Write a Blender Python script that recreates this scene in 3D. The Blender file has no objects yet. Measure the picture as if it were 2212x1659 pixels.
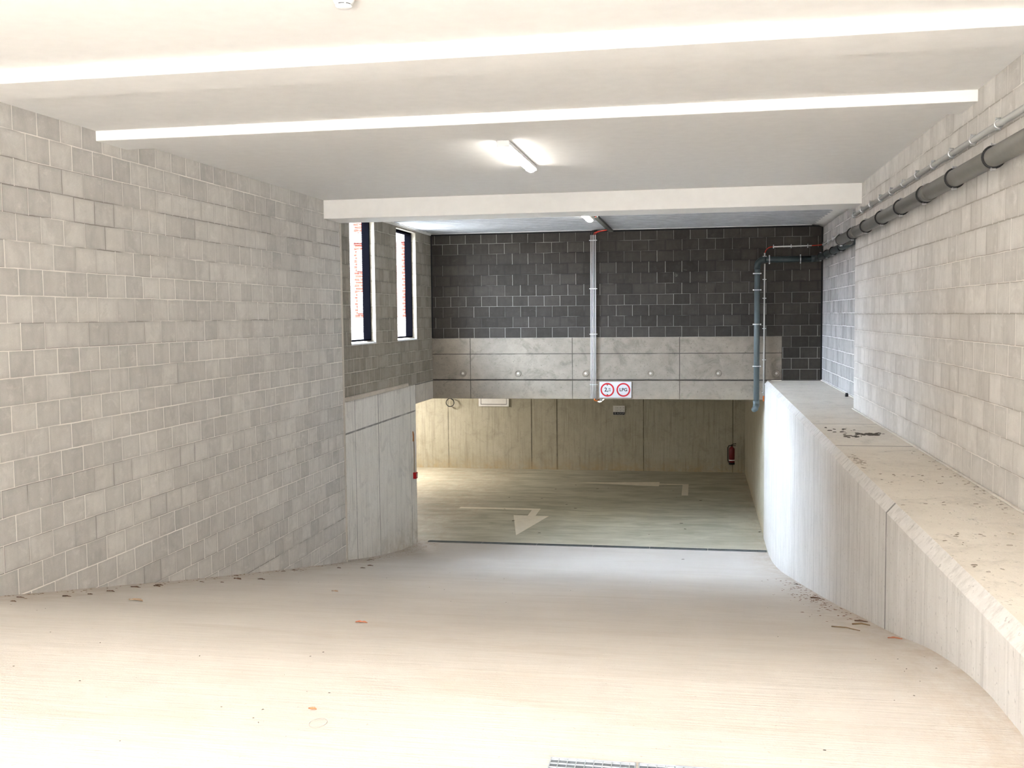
import bpy, bmesh, math, random
from mathutils import Vector, Matrix
PI = math.pi
S = bpy.context.scene
COL = S.collection

# ------------------------------------------------------------------ camera
cam_d = bpy.data.cameras.new('camera'); cam = bpy.data.objects.new('camera', cam_d); COL.objects.link(cam)
F_PX, PITCH, ROLL, YAW = 2204.76, -0.0662238, -0.0103295, -0.18113276
def cam_rot():
    cy, sy = math.cos(YAW), math.sin(YAW); cp, sp = math.cos(PITCH), math.sin(PITCH); cr, sr = math.cos(ROLL), math.sin(ROLL)
    fwd = Vector((sy*cp, cy*cp, sp)); right = Vector((cy, -sy, 0)); up = right.cross(fwd)
    r2 = right*cr + up*sr; u2 = -right*sr + up*cr
    return Matrix((r2, u2, -fwd)).transposed()
cam.matrix_world = Matrix.Translation((0, 0, 0)) @ cam_rot().to_4x4()
cam_d.sensor_width = 36; cam_d.lens = 36*F_PX/2212; cam_d.clip_start = .05; cam_d.clip_end = 300
S.camera = cam
# ------------------------------------------------------------------ view
S.view_settings.view_transform = 'Standard'; S.view_settings.look = 'None'
S.view_settings.gamma = 1; S.view_settings.use_curve_mapping = False
S.view_settings.exposure = 1.29
# ------------------------------------------------------------------ sky: warm haze on the entrance side, cool sky on the window side
W = bpy.data.worlds.new('sky'); S.world = W; W.use_nodes = True
nt = W.node_tree; nt.nodes.clear()
def wn(t): return nt.nodes.new(t)
tc = wn('ShaderNodeTexCoord'); sep = wn('ShaderNodeSeparateXYZ'); nt.links.new(tc.outputs['Generated'], sep.inputs[0])
mr = wn('ShaderNodeMapRange'); mr.inputs['From Min'].default_value = -.15; mr.inputs['From Max'].default_value = .75
neg = wn('ShaderNodeMath'); neg.operation = 'MULTIPLY'; neg.inputs[1].default_value = -1; nt.links.new(sep.outputs['Y'], neg.inputs[0])
cutx = wn('ShaderNodeMapRange'); cutx.inputs['From Min'].default_value = -.15; cutx.inputs['From Max'].default_value = -.55
cutx.inputs['To Min'].default_value = 0; cutx.inputs['To Max'].default_value = 1; nt.links.new(sep.outputs['X'], cutx.inputs['Value'])
lobe = wn('ShaderNodeMath'); lobe.operation = 'SUBTRACT'; nt.links.new(neg.outputs[0], lobe.inputs[0]); nt.links.new(cutx.outputs[0], lobe.inputs[1])
nt.links.new(lobe.outputs[0], mr.inputs['Value'])
mix = wn('ShaderNodeMixRGB'); mix.inputs[1].default_value = (.70, .83, 1, 1); mix.inputs[2].default_value = (1, .985, .98, 1)
nt.links.new(mr.outputs[0], mix.inputs[0])
st = wn('ShaderNodeMapRange'); st.inputs['From Min'].default_value = 0; st.inputs['From Max'].default_value = 1
SKY_COOL, SKY_WARM = 16.0, 16.0
st.inputs['To Min'].default_value = SKY_COOL; st.inputs['To Max'].default_value = SKY_WARM
nt.links.new(mr.outputs[0], st.inputs['Value'])
# the cool sky is brightest on the window side (-x)
wx = wn('ShaderNodeMapRange'); wx.inputs['From Min'].default_value = -.3; wx.inputs['From Max'].default_value = -.8
wx.inputs['To Min'].default_value = 1; wx.inputs['To Max'].default_value = 3.7; nt.links.new(sep.outputs['X'], wx.inputs['Value'])
sm = wn('ShaderNodeMath'); sm.operation = 'MULTIPLY'; nt.links.new(st.outputs[0], sm.inputs[0]); nt.links.new(wx.outputs[0], sm.inputs[1])
bg = wn('ShaderNodeBackground'); nt.links.new(mix.outputs[0], bg.inputs[0]); nt.links.new(sm.outputs[0], bg.inputs[1])
wo = wn('ShaderNodeOutputWorld'); nt.links.new(bg.outputs[0], wo.inputs[0])
# ------------------------------------------------------------------ sun: high, behind the camera and a little to its right
sd = bpy.data.lights.new('sun', 'SUN'); sd.energy = 74.0; sd.angle = .01; sd.color = (1, .98, .965)
sun = bpy.data.objects.new('sun', sd); COL.objects.link(sun); sun.location = (3, -20, 30)
sun.rotation_euler = Vector((.22, -.50, .84)).to_track_quat('Z', 'Y').to_euler()

# ================================================================== helpers
def tag(o, label=None, cat=None, group=None, kind=None):
    if label: o['label'] = label
    if cat: o['category'] = cat
    if group: o['group'] = group
    if kind: o['kind'] = kind
    return o
def obj(name, bm, m, parent=None, smooth=False, bevel=0):
    me = bpy.data.meshes.new(name)
    bmesh.ops.recalc_face_normals(bm, faces=bm.faces)
    bm.to_mesh(me); bm.free()
    if smooth:
        for p in me.polygons: p.use_smooth = True
    o = bpy.data.objects.new(name, me); COL.objects.link(o)
    if m: me.materials.append(m)
    if parent:
        o.parent = parent
    if bevel:
        b = o.modifiers.new('bevel', 'BEVEL'); b.width = bevel; b.segments = 2; b.limit_method = 'ANGLE'
    return o
def empty(name, loc=(0, 0, 0), rz=0):
    o = bpy.data.objects.new(name, None); COL.objects.link(o); o.location = loc; o.rotation_euler = (0, 0, rz); o.empty_display_size = .1
    return o
def box(bm, x0, x1, y0, y1, z0, z1):
    vs = [bm.verts.new((x, y, z)) for x in (x0, x1) for y in (y0, y1) for z in (z0, z1)]
    for f in ((0,1,3,2), (4,6,7,5), (0,4,5,1), (2,3,7,6), (0,2,6,4), (1,5,7,3)): bm.faces.new([vs[i] for i in f])
    return vs
def boxes(*L):
    bm = bmesh.new()
    for b in L: box(bm, *b)
    return bm
def tube(bm, pts, r, n=16, closed=False, caps=True):
    """sweep a circle along a polyline (world points)"""
    pts = [Vector(p) for p in pts]; rings = []; N = len(pts)
    up = None
    for i, p in enumerate(pts):
        if closed: t = (pts[(i+1) % N] - pts[i-1]).normalized()
        else: t = (pts[min(i+1, N-1)] - pts[max(i-1, 0)]).normalized()
        if up is None:
            up = Vector((0, 0, 1)) if abs(t.z) < .9 else Vector((1, 0, 0))
        a = (up - t*up.dot(t)).normalized(); b = t.cross(a); up = a
        rr = r[i] if isinstance(r, (list, tuple)) else r
        rings.append([bm.verts.new(p + a*rr*math.cos(2*PI*k/n) + b*rr*math.sin(2*PI*k/n)) for k in range(n)])
    M = N if closed else N-1
    for i in range(M):
        A, B = rings[i], rings[(i+1) % N]
        for k in range(n): bm.faces.new((A[k], A[(k+1) % n], B[(k+1) % n], B[k]))
    if caps and not closed:
        bm.faces.new(rings[0]); bm.faces.new(rings[-1][::-1])
def arc(c, a, b, r, t0, t1, n=8):
    c, a, b = Vector(c), Vector(a), Vector(b)
    return [c + a*r*math.cos(t0+(t1-t0)*i/n) + b*r*math.sin(t0+(t1-t0)*i/n) for i in range(n+1)]
def copy_thing(o, loc=None, rz=None, label=None):
    c = o.copy(); COL.objects.link(c)
    if loc is not None: c.location = loc
    if rz is not None: c.rotation_euler = (0, 0, rz)
    if label: c['label'] = label
    for ch in o.children:
        d = ch.copy(); COL.objects.link(d); d.parent = c
        for g in ch.children:
            e = g.copy(); COL.objects.link(e); e.parent = d
    return c

# ================================================================== materials
class NT:
    def __init__(s, name):
        s.m = bpy.data.materials.new(name); s.m.use_nodes = True; s.t = s.m.node_tree
        s.b = s.t.nodes['Principled BSDF']; s.b.inputs['Specular IOR Level'].default_value = .3
        s.tc = s.t.nodes.new('ShaderNodeTexCoord'); s.sp = s.t.nodes.new('ShaderNodeSeparateXYZ')
        s.l(s.tc.outputs['Object'], s.sp.inputs[0])
    def l(s, a, b): s.t.links.new(a, b)
    def ax(s, k): return s.sp.outputs['XYZ'.index(k)]
    def pos(s): return s.tc.outputs['Object']
    def _in(s, sock, v):
        if isinstance(v, bpy.types.NodeSocket): s.l(v, sock)
        else: sock.default_value = v
    def math(s, op, a, b=0.0, c=None, clamp=False):
        n = s.t.nodes.new('ShaderNodeMath'); n.operation = op; n.use_clamp = clamp
        s._in(n.inputs[0], a); s._in(n.inputs[1], b)
        if c is not None: s._in(n.inputs[2], c)
        return n.outputs[0]
    def comb(s, x, y, z=0.0):
        n = s.t.nodes.new('ShaderNodeCombineXYZ'); s._in(n.inputs[0], x); s._in(n.inputs[1], y); s._in(n.inputs[2], z); return n.outputs[0]
    def vscale(s, v, sc):
        n = s.t.nodes.new('ShaderNodeVectorMath'); n.operation = 'MULTIPLY'; s._in(n.inputs[0], v); n.inputs[1].default_value = sc; return n.outputs[0]
    def noise(s, v, scale, detail=3, rough=.5, dist=0):
        n = s.t.nodes.new('ShaderNodeTexNoise'); s.l(v, n.inputs['Vector']); n.inputs['Scale'].default_value = scale
        n.inputs['Detail'].default_value = detail; n.inputs['Roughness'].default_value = rough; n.inputs['Distortion'].default_value = dist
        return n.outputs['Fac']
    def white(s, v):
        n = s.t.nodes.new('ShaderNodeTexWhiteNoise'); s.l(v, n.inputs['Vector']); return n.outputs['Value']
    def rng(s, v, a, b, c=0.0, d=1.0, smooth=False):
        n = s.t.nodes.new('ShaderNodeMapRange'); n.clamp = True
        if smooth: n.interpolation_type = 'SMOOTHSTEP'
        s._in(n.inputs['Value'], v)
        for k, x in zip(('From Min', 'From Max', 'To Min', 'To Max'), (a, b, c, d)): s._in(n.inputs[k], x)
        return n.outputs[0]
    def mix(s, f, a, b, mode='MIX'):
        n = s.t.nodes.new('ShaderNodeMixRGB'); n.blend_type = mode
        for i, v in zip((0, 1, 2), (f, a, b)):
            if isinstance(v, bpy.types.NodeSocket): s.l(v, n.inputs[i])
            elif i == 0: n.inputs[0].default_value = v
            else: n.inputs[i].default_value = (*v, 1) if len(v) == 3 else v
        return n.outputs[0]
    def bump(s, h, strength=.3, dist=.01):
        n = s.t.nodes.new('ShaderNodeBump'); n.inputs['Strength'].default_value = strength; n.inputs['Distance'].default_value = dist
        s.l(h, n.inputs['Height']); s.l(n.outputs[0], s.b.inputs['Normal'])
    def line(s, coord, pos, w, wob=None):
        """1 on a thin line where coord == pos"""
        d = s.math('SUBTRACT', coord, pos)
        if wob is not None: d = s.math('ADD', d, wob)
        return s.rng(s.math('ABSOLUTE', d), w*.5, w, 1.0, 0.0)
    def mx(s, *v):
        o = v[0]
        for x in v[1:]: o = s.math('MAXIMUM', o, x)
        return o
    def out(s, col, rough=.8):
        s._in(s.b.inputs['Base Color'], col if isinstance(col, bpy.types.NodeSocket) else (*col, 1)); s._in(s.b.inputs['Roughness'], rough)
        return s.m

def flat(name, col, rough=.6, metal=0, var=.0):
    n = NT(name)
    n.b.inputs['Metallic'].default_value = metal
    if var:
        c = n.mix(n.rng(n.noise(n.pos(), 9, 4), .3, .7), [x*(1-var) for x in col], [min(1, x*(1+var)) for x in col])
        return n.out(c, rough)
    return n.out(col, rough)

def block_mat(name, ax, bw, u0, v0, c1, c2, light, dark, msz=.0055, lightness=.5):
    n = NT(name)
    jit = n.math('MULTIPLY', n.math('SUBTRACT', n.noise(n.pos(), 2.3, 2), .5), .010)
    jit2 = n.math('MULTIPLY', n.math('SUBTRACT', n.noise(n.pos(), 14, 2), .5), .005)
    u = n.math('ADD', n.math('ADD', n.ax(ax), u0), jit2); v = n.math('ADD', n.math('ADD', n.ax('Z'), v0), n.math('ADD', jit, jit2))
    br = n.t.nodes.new('ShaderNodeTexBrick'); n.l(n.comb(u, v), br.inputs['Vector'])
    br.offset = .5; br.offset_frequency = 2
    for k, x in (('Scale', 1), ('Brick Width', bw), ('Row Height', .2), ('Mortar Size', msz), ('Mortar Smooth', .25), ('Bias', 0)): br.inputs[k].default_value = x
    mort = br.outputs['Fac']
    # one tone per block
    row = n.math('FLOOR', n.math('DIVIDE', v, .2))
    off = n.math('MULTIPLY', n.math('SUBTRACT', 1.0, n.math('ABSOLUTE', n.math('MODULO', row, 2.0))), bw*.5)
    colm = n.math('FLOOR', n.math('DIVIDE', n.math('ADD', u, off), bw))
    rnd = n.white(n.comb(row, colm)); rnd2 = n.white(n.comb(colm, row, 3.7))
    rrow = n.white(n.comb(row, 5.0, 1.0))
    streak = n.noise(n.vscale(n.pos(), (5, 5, 1.1)), 3, 4, .6)
    blotch = n.noise(n.pos(), 7, 5, .6); grain = n.noise(n.pos(), 170, 3, .7); big = n.noise(n.pos(), .7, 2)
    f = n.math('ADD', n.math('MULTIPLY', rnd, .27), n.math('ADD', n.math('MULTIPLY', blotch, .32), n.math('ADD', n.math('MULTIPLY', streak, .28), n.math('MULTIPLY', big, .2))))
    base = n.mix(n.rng(f, .30, .74), [x*.88 for x in c1], [min(.95, x*1.04) for x in c2])
    cloud = n.noise(n.pos(), 3.2, 6, .7, .6)
    base = n.mix(n.rng(cloud, .50, .70, 0, .38), base, [x*.66 for x in c1])
    base = n.mix(n.rng(n.noise(n.vscale(n.pos(), (2.2, 2.2, 3.5)), 2.6, 5, .7, .4), .56, .70, 0, .35), base, [min(.97, x*1.22) for x in c2])
    base = n.mix(n.rng(grain, .35, .7, .0, .22), base, [x*.55 for x in c1])
    # rounded darker rims inside each block
    bu = n.math('FRACT', n.math('DIVIDE', n.math('ADD', u, off), bw)); bv = n.math('FRACT', n.math('DIVIDE', v, .2))
    eu = n.math('MULTIPLY', n.math('MINIMUM', bu, n.math('SUBTRACT', 1.0, bu)), bw); ev = n.math('MULTIPLY', n.math('MINIMUM', bv, n.math('SUBTRACT', 1.0, bv)), .2)
    edge = n.math('MINIMUM', eu, ev)
    base = n.mix(n.rng(edge, .004, .04, .26, 0), base, [x*.6 for x in c1])
    # lime smears
    sm = n.rng(n.noise(n.pos(), 4.5, 6, .75, 1.2), .66, .74)
    base = n.mix(n.math('MULTIPLY', sm, .35), base, light)
    # joints: some rows pale and full, some raked dark
    lm = n.rng(n.math('ADD', n.math('MULTIPLY', rrow, .55), n.math('MULTIPLY', n.noise(n.pos(), 1.6, 3), .9)), .62 - .4*(lightness-.5), .86 - .4*(lightness-.5))
    vjoint = n.rng(eu, .004, .010, 1, 0)
    lm2 = n.mx(lm, n.math('MULTIPLY', vjoint, n.rng(rnd2, .45, .6)))
    mc = n.mix(lm2, dark, light)
    vis = n.math('MULTIPLY', mort, n.rng(n.math('ADD', rnd2, n.noise(n.pos(), 3, 2)), .45, .8, .45, 1))
    col = n.mix(vis, base, mc)
    h = n.math('ADD', n.math('MULTIPLY', mort, -1.0), n.math('MULTIPLY', grain, .22))
    n.bump(h, .55, .006)
    return n.out(col, .92)

def concrete(name, c1, c2, lines=(), dirt=None, streaks=True, seams_h=(), stain=(.38,.30,.2), rough=.75, bumps=.25, mott=.4):
    """lines: (axis, pos, width); formwork joints drawn as thin dark lines"""
    n = NT(name)
    big = n.noise(n.pos(), .9, 5, .6); mid = n.noise(n.pos(), 6, 5, .65); fine = n.noise(n.pos(), 90, 3, .7)
    f = n.math('ADD', n.math('MULTIPLY', big, .6), n.math('MULTIPLY', mid, .4))
    col = n.mix(n.rng(f, .35, .65), c1, c2)
    if streaks:
        s_ = n.noise(n.vscale(n.pos(), (9, 9, .45)), 2.2, 5, .6)
        col = n.mix(n.rng(s_, .50, .68, 0, .55), col, [x*.66 for x in c1])
        s2 = n.noise(n.vscale(n.pos(), (22, 22, .6)), 2.0, 3, .6)
        col = n.mix(n.rng(s2, .55, .70, 0, .35), col, [min(1, x*1.16) for x in c2])
    mot = n.noise(n.pos(), 2.4, 7, .72, .8)
    col = n.mix(n.rng(mot, .53, .66, 0, mott), col, [x*.62 for x in c1])
    gr = n.noise(n.vscale(n.pos(), (2, 2, 14) if not streaks else (14, 14, 2)), 3.2, 5, .75)
    col = n.mix(n.rng(gr, .58, .70, 0, mott*.8), col, [x*.55 for x in c1])
    pores = n.rng(n.noise(n.pos(), 38, 2, .5), .66, .72)
    col = n.mix(n.math('MULTIPLY', pores, .5), col, [x*.4 for x in c1])
    col = n.mix(n.rng(fine, .4, .7, 0, .12), col, [x*.6 for x in c1])
    wob = n.math('MULTIPLY', n.math('SUBTRACT', n.noise(n.pos(), 5, 4, .7), .5), .02)
    lm = None
    for a, p, w in lines:
        q = n.line(n.ax(a), p, w, n.math('MULTIPLY', wob, .5))
        lm = q if lm is None else n.mx(lm, q)
    if lm is not None:
        brk = n.rng(n.noise(n.pos(), 2.5, 3), .3, .5, .45, .95)
        col = n.mix(n.math('MULTIPLY', lm, brk), col, [x*.28 for x in c1])
    if dirt:
        a, lo, hi, amt = dirt
        g = n.rng(n.ax(a), lo, hi, 1, 0)
        g = n.math('MULTIPLY', g, n.rng(n.noise(n.pos(), 4, 6, .75), .35, .62))
        col = n.mix(n.math('MULTIPLY', g, amt), col, stain)
    n.bump(n.math('ADD', n.math('MULTIPLY', fine, .5), n.math('ADD', mid, n.math('MULTIPLY', pores, -1.0))), bumps, .006)
    return n.out(col, rough)

# ---- colours
M = {}
BG1, BG2, BL, BD = (.49, .465, .43), (.63, .60, .555), (.84, .80, .74), (.26, .24, .215)
M['left'] = block_mat('block_left', 'Y', .285, .0875, .012, BG1, BG2, BL, BD, lightness=.78)
M['right'] = block_mat('block_right', 'Y', .279, -.123, .015, (.60, .57, .53), (.72, .69, .65), (.84, .80, .75), (.36, .33, .29), lightness=.45)
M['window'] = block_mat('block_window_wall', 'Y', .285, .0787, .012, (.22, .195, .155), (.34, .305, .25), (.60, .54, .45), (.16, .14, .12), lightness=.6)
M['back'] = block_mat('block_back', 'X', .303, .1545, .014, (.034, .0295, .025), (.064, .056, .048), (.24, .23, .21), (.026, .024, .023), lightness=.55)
M['recess'] = block_mat('block_recess', 'Y', .285, .05, .0, (.32, .31, .295), (.50, .485, .47), (.85, .84, .82), (.26, .24, .22), lightness=.95)
M['ceil'] = flat('ceiling_paint', (.86, .84, .81), .9, var=.02)
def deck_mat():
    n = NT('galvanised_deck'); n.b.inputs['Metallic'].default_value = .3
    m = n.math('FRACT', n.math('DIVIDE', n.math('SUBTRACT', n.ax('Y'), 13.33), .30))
    groove_shade = n.rng(n.math('ABSOLUTE', n.math('SUBTRACT', m, .62)), .16, .24, 1, 0)  # dark stripes painted in as the shade of the deck grooves
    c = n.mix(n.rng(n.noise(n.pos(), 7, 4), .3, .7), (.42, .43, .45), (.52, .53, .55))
    return n.out(n.mix(n.math('MULTIPLY', groove_shade, .8), c, (.13, .13, .135)), .5)
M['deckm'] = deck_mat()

def floor_mat():
    n = NT('floor_concrete')
    x, y, z = n.ax('X'), n.ax('Y'), n.ax('Z')
    brush = n.noise(n.vscale(n.pos(), (1.0, 16, 1)), 4, 5, .65); brush2 = n.noise(n.vscale(n.pos(), (.6, 30, 1)), 3, 3, .6)
    big = n.noise(n.pos(), .8, 5, .6); mid = n.noise(n.pos(), 5, 5, .6); fine = n.noise(n.pos(), 120, 2)
    ramp = n.mix(n.rng(n.math('ADD', n.math('MULTIPLY', brush, .5), n.math('MULTIPLY', big, .5)), .38, .62), (.50, .465, .425), (.585, .55, .505))
    ramp = n.mix(n.rng(brush2, .5, .7, 0, .22), ramp, (.50, .41, .32))
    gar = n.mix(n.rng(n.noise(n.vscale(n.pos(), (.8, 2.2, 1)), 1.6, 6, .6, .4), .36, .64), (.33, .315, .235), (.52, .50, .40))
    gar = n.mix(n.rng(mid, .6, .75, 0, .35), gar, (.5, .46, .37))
    isg = n.rng(n.math('ADD', y, n.math('MULTIPLY', n.math('SUBTRACT', mid, .5), .35)), 17.98, 18.25)
    # a slightly darker, greyer tone from the ramp foot on
    cool = n.rng(y, 13.4, 14.2, 0, 1, True)
    ramp = n.mix(n.math('MULTIPLY', cool, .55), ramp, (.50, .46, .42))
    # a pale dusty band beside the drain
    gar = n.mix(n.rng(n.math('ADD', y, n.math('MULTIPLY', big, 1.6)), 18.2, 20.6, .55, 0), gar, (.46, .42, .33))
    ramp = n.mix(n.rng(n.noise(n.vscale(n.pos(), (1.2, 40, 1)), 2.2, 4, .7), .55, .68, 0, .30), ramp, (.40, .35, .29))
    ramp = n.mix(n.rng(n.noise(n.vscale(n.pos(), (.5, 1.6, 1)), 1.3, 5, .7, .5), .54, .68, 0, .30), ramp, (.42, .36, .29))
    col = n.mix(isg, ramp, gar)
    # dirt along the two walls and in the left corner of the ramp foot
    edge = n.mx(n.rng(x, -4.85, -4.25, 1, 0), n.rng(x, .72, 1.2, 0, 1))
    dm = n.math('MULTIPLY', edge, n.rng(n.noise(n.vscale(n.pos(), (3, 1.2, 1)), 2.4, 6, .75), .38, .62))
    col = n.mix(n.math('MULTIPLY', dm, .55), col, (.36, .27, .18))
    sp = n.rng(n.noise(n.pos(), 55, 2, .4), .74, .77)
    col = n.mix(n.math('MULTIPLY', sp, .5), col, (.30, .25, .2))
    n.bump(n.math('ADD', n.math('MULTIPLY', brush2, .8), n.math('ADD', brush, n.math('MULTIPLY', fine, .3))), .35, .006)
    return n.out(col, n.rng(isg, 0, 1, .75, .5))
M['floor'] = floor_mat()
M['low'] = concrete('concrete_window_wall', (.70, .665, .61), (.80, .77, .715), dirt=('Z', -4.15, -3.5, .75),
    lines=(('Y', 14.62, .012), ('Y', 15.75, .014), ('Y', 17.62, .012), ('Z', -1.70, .018)), stain=(.36, .30, .2))
M['lowtop'] = concrete('concrete_strip', (.50, .45, .39), (.62, .57, .50), streaks=True, lines=(('Z', -1.225, .014),))
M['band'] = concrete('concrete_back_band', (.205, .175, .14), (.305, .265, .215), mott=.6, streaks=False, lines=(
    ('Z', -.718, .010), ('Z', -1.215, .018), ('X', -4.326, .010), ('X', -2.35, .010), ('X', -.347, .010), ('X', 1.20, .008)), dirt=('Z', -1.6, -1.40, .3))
M['bandtop'] = M['band']
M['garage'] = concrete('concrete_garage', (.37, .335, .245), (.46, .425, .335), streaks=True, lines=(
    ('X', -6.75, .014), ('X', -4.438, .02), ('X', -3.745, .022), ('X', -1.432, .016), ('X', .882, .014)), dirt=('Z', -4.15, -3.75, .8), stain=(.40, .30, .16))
M['curb'] = concrete('concrete_retaining', (.54, .515, .485), (.64, .615, .585), mott=.16, lines=(
    ('Y', 6.82, .022), ('Y', 8.9, .006), ('Y', 10.96, .010), ('Y', 13.14, .012), ('Y', 16.2, .012)), dirt=('Z', -3.2, -1.9, .0))
M['ledge'] = concrete('concrete_ledge_top', (.66, .60, .52), (.77, .715, .635), streaks=False, lines=(
    ('Y', 11.66, .018), ('Y', 9.75, .02)), stain=(.4, .3, .2), rough=.85, bumps=.6)
M['black'] = flat('black_gap', (.012, .012, .012), .9)
M['white'] = flat('white_plastic', (.74, .74, .73), .4)
M['trimw'] = flat('white_flashing', (.78, .76, .73), .6, var=.04)
M['pvc'] = flat('grey_pvc', (.135, .130, .115), .38, var=.08)
M['pvcd'] = flat('blue_grey_pvc', (.028, .040, .042), .35, var=.08)
M['cond'] = flat('conduit_grey', (.46, .46, .44), .4)
M['condw'] = flat('conduit_pale', (.66, .65, .62), .4)
M['rubber'] = flat('black_rubber', (.01, .01, .01), .6)
M['steel'] = flat('zinc_steel', (.72, .73, .74), .28, 1)
M['galv'] = flat('galvanised_grating', (.42, .46, .50), .45, .3, var=.15)
M['dgrate'] = flat('drain_grating', (.10, .125, .135), .45, .5, var=.2)
M['pit'] = flat('drain_pit', (.03, .03, .03), .9)
M['red'] = flat('red_cable', (.62, .04, .02), .45)
M['orange'] = flat('orange_cable', (.62, .16, .03), .5)
M['signw'] = flat('sign_white', (.46, .465, .48), .35)
M['signr'] = flat('sign_red', (.42, .003, .008), .35)
M['ink'] = flat('sign_black', (.012, .012, .014), .4)
M['ext'] = flat('extinguisher_red', (.13, .008, .010), .3)
M['redbox'] = flat('call_point_red', (.42, .008, .012), .35)
M['paint'] = flat('marking_paint', (.80, .74, .62), .6, var=.05)
M['steelframe'] = flat('black_steel', (.002, .002, .003), .9)
M['steelframe'].node_tree.nodes['Principled BSDF'].inputs['Specular IOR Level'].default_value = 0
M['glassy'] = flat('dark_mesh', (.05, .05, .055), .5, .5)
M['leaf'] = flat('dry_leaf', (.16, .085, .045), .8, var=.3)
M['leafo'] = flat('orange_leaf', (.56, .20, .10), .7, var=.2)
M['leafp'] = flat('pale_leaf', (.46, .33, .22), .8, var=.2)
M['bits'] = flat('dark_grit', (.10, .085, .065), .9, var=.3)
M['twig'] = flat('twig', (.20, .13, .06), .8)
def emis(name, col, s):
    n = NT(name); n.b.inputs['Emission Color'].default_value = (*col, 1); n.b.inputs['Emission Strength'].default_value = s
    return n.out((.9, .9, .88), .5)
M['lamp'] = emis('lamp_diffuser', (1, .95, .88), 27)
M['lampg'] = emis('garage_lamp_diffuser', (1, .93, .74), 9)

# ================================================================== the place
def structure(name, bm, m, label=None, parent=None, **k):
    o = obj(name, bm, m, parent, **k); tag(o, label, kind='structure'); return o
CZ = 1.565; XL, XW, XR, XE = -4.91, -5.08, 1.94, 2.20
YE, YJ, YB, YG = -3.6, 13.63, 19.2, 27.1      # entrance, end of the near hall, back wall, far garage wall
PROF = [(-14, -1.57), (4.2, -1.57), (4.7, -1.61), (5.2, -1.69), (5.7, -1.79), (6.4, -1.96), (7.54, -2.2), (9.1, -2.54), (11.4, -3.01), (13.6, -3.45), (15.2, -3.77), (16.6, -4.0), (17.4, -4.1), (18.0, -4.14), (27.4, -4.14)]
def gz(y):
    for (a, za), (b, zb) in zip(PROF, PROF[1:]):
        if a <= y <= b: return za + (zb-za)*(y-a)/(b-a)
    return PROF[-1][1]
def smooth_profile(P, it=2):
    for _ in range(it):
        Q = [P[0]]
        for a, b in zip(P, P[1:]):
            if b[0]-a[0] > 4: Q += [(a[0]*.5+b[0]*.5, a[1]*.5+b[1]*.5)] if a is P[0] or b is P[-1] else []; 
            Q += [(a[0]*.75+b[0]*.25, a[1]*.75+b[1]*.25), (a[0]*.25+b[0]*.75, a[1]*.25+b[1]*.75)]
        Q.append(P[-1]); P = sorted(set(Q))
    return P
PROF = smooth_profile([(-14, -1.57), (0, -1.57)] + PROF[1:-1] + [(19, -4.14), (27.4, -4.14)])
# floor: ramp and garage slab in one pour, solid
bm = bmesh.new(); top = []; 
xs = (-12.5, 6.0)
for (y, z) in PROF:
    top.append([bm.verts.new((x, y, z)) for x in xs] + [bm.verts.new((x, y, z-.3)) for x in xs])
for A, B in zip(top, top[1:]):
    bm.faces.new((A[0], A[1], B[1], B[0])); bm.faces.new((A[2], B[2], B[3], A[3])); bm.faces.new((A[0], B[0], B[2], A[2])); bm.faces.new((A[1], A[3], B[3], B[1]))
bm.faces.new(top[0][:2] + [top[0][3], top[0][2]]); bm.faces.new([top[-1][i] for i in (0, 1, 3, 2)])
structure('floor', bm, M['floor'], smooth=False, label= 'pale concrete ramp running down into the greenish grey garage floor')
# walls
structure('wall_left', boxes((XL-.4, XL, YE, YJ, -4.6, CZ+.05)), M['left'], 'long grey concrete block wall on the left of the ramp')
# window wall with its two openings
W1, W2, WB = (14.52, 15.70), (16.90, 18.11), -.41
XO = XW-.205
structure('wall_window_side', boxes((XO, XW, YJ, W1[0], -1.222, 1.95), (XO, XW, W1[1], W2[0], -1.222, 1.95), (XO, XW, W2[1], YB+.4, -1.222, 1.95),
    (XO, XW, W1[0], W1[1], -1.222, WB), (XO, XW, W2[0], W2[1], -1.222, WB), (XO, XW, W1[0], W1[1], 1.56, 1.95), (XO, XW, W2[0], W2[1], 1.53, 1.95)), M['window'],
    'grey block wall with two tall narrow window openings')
structure('wall_window_base', boxes((XO, XW-.004, YJ, 17.96, -4.6, -1.225)), M['low'], 'streaky pale concrete wall below the window wall')
structure('trim_mortar_ledge', boxes((XW-.03, XW+.035, YJ, 17.4, -1.225, -1.16)), concrete('mortar_ledge', (.50, .44, .36), (.60, .53, .45), streaks=False), 'beige mortar ledge under the blocks of the window wall', bevel=.012)
structure('wall_lintel_side', boxes((XO, XW+.002, 17.96, YB+.4, -1.575, -1.215)), M['lowtop'], 'concrete lintel over the side opening of the garage')
structure('trim_corner_mortar', boxes((XL-.17, XL+.008, YJ, YJ+.05, -3.5, 1.33)), concrete('corner_mortar', (.50, .45, .38), (.62, .56, .48), streaks=False), 'pale mortar strip down the end of the left block wall')
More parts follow.
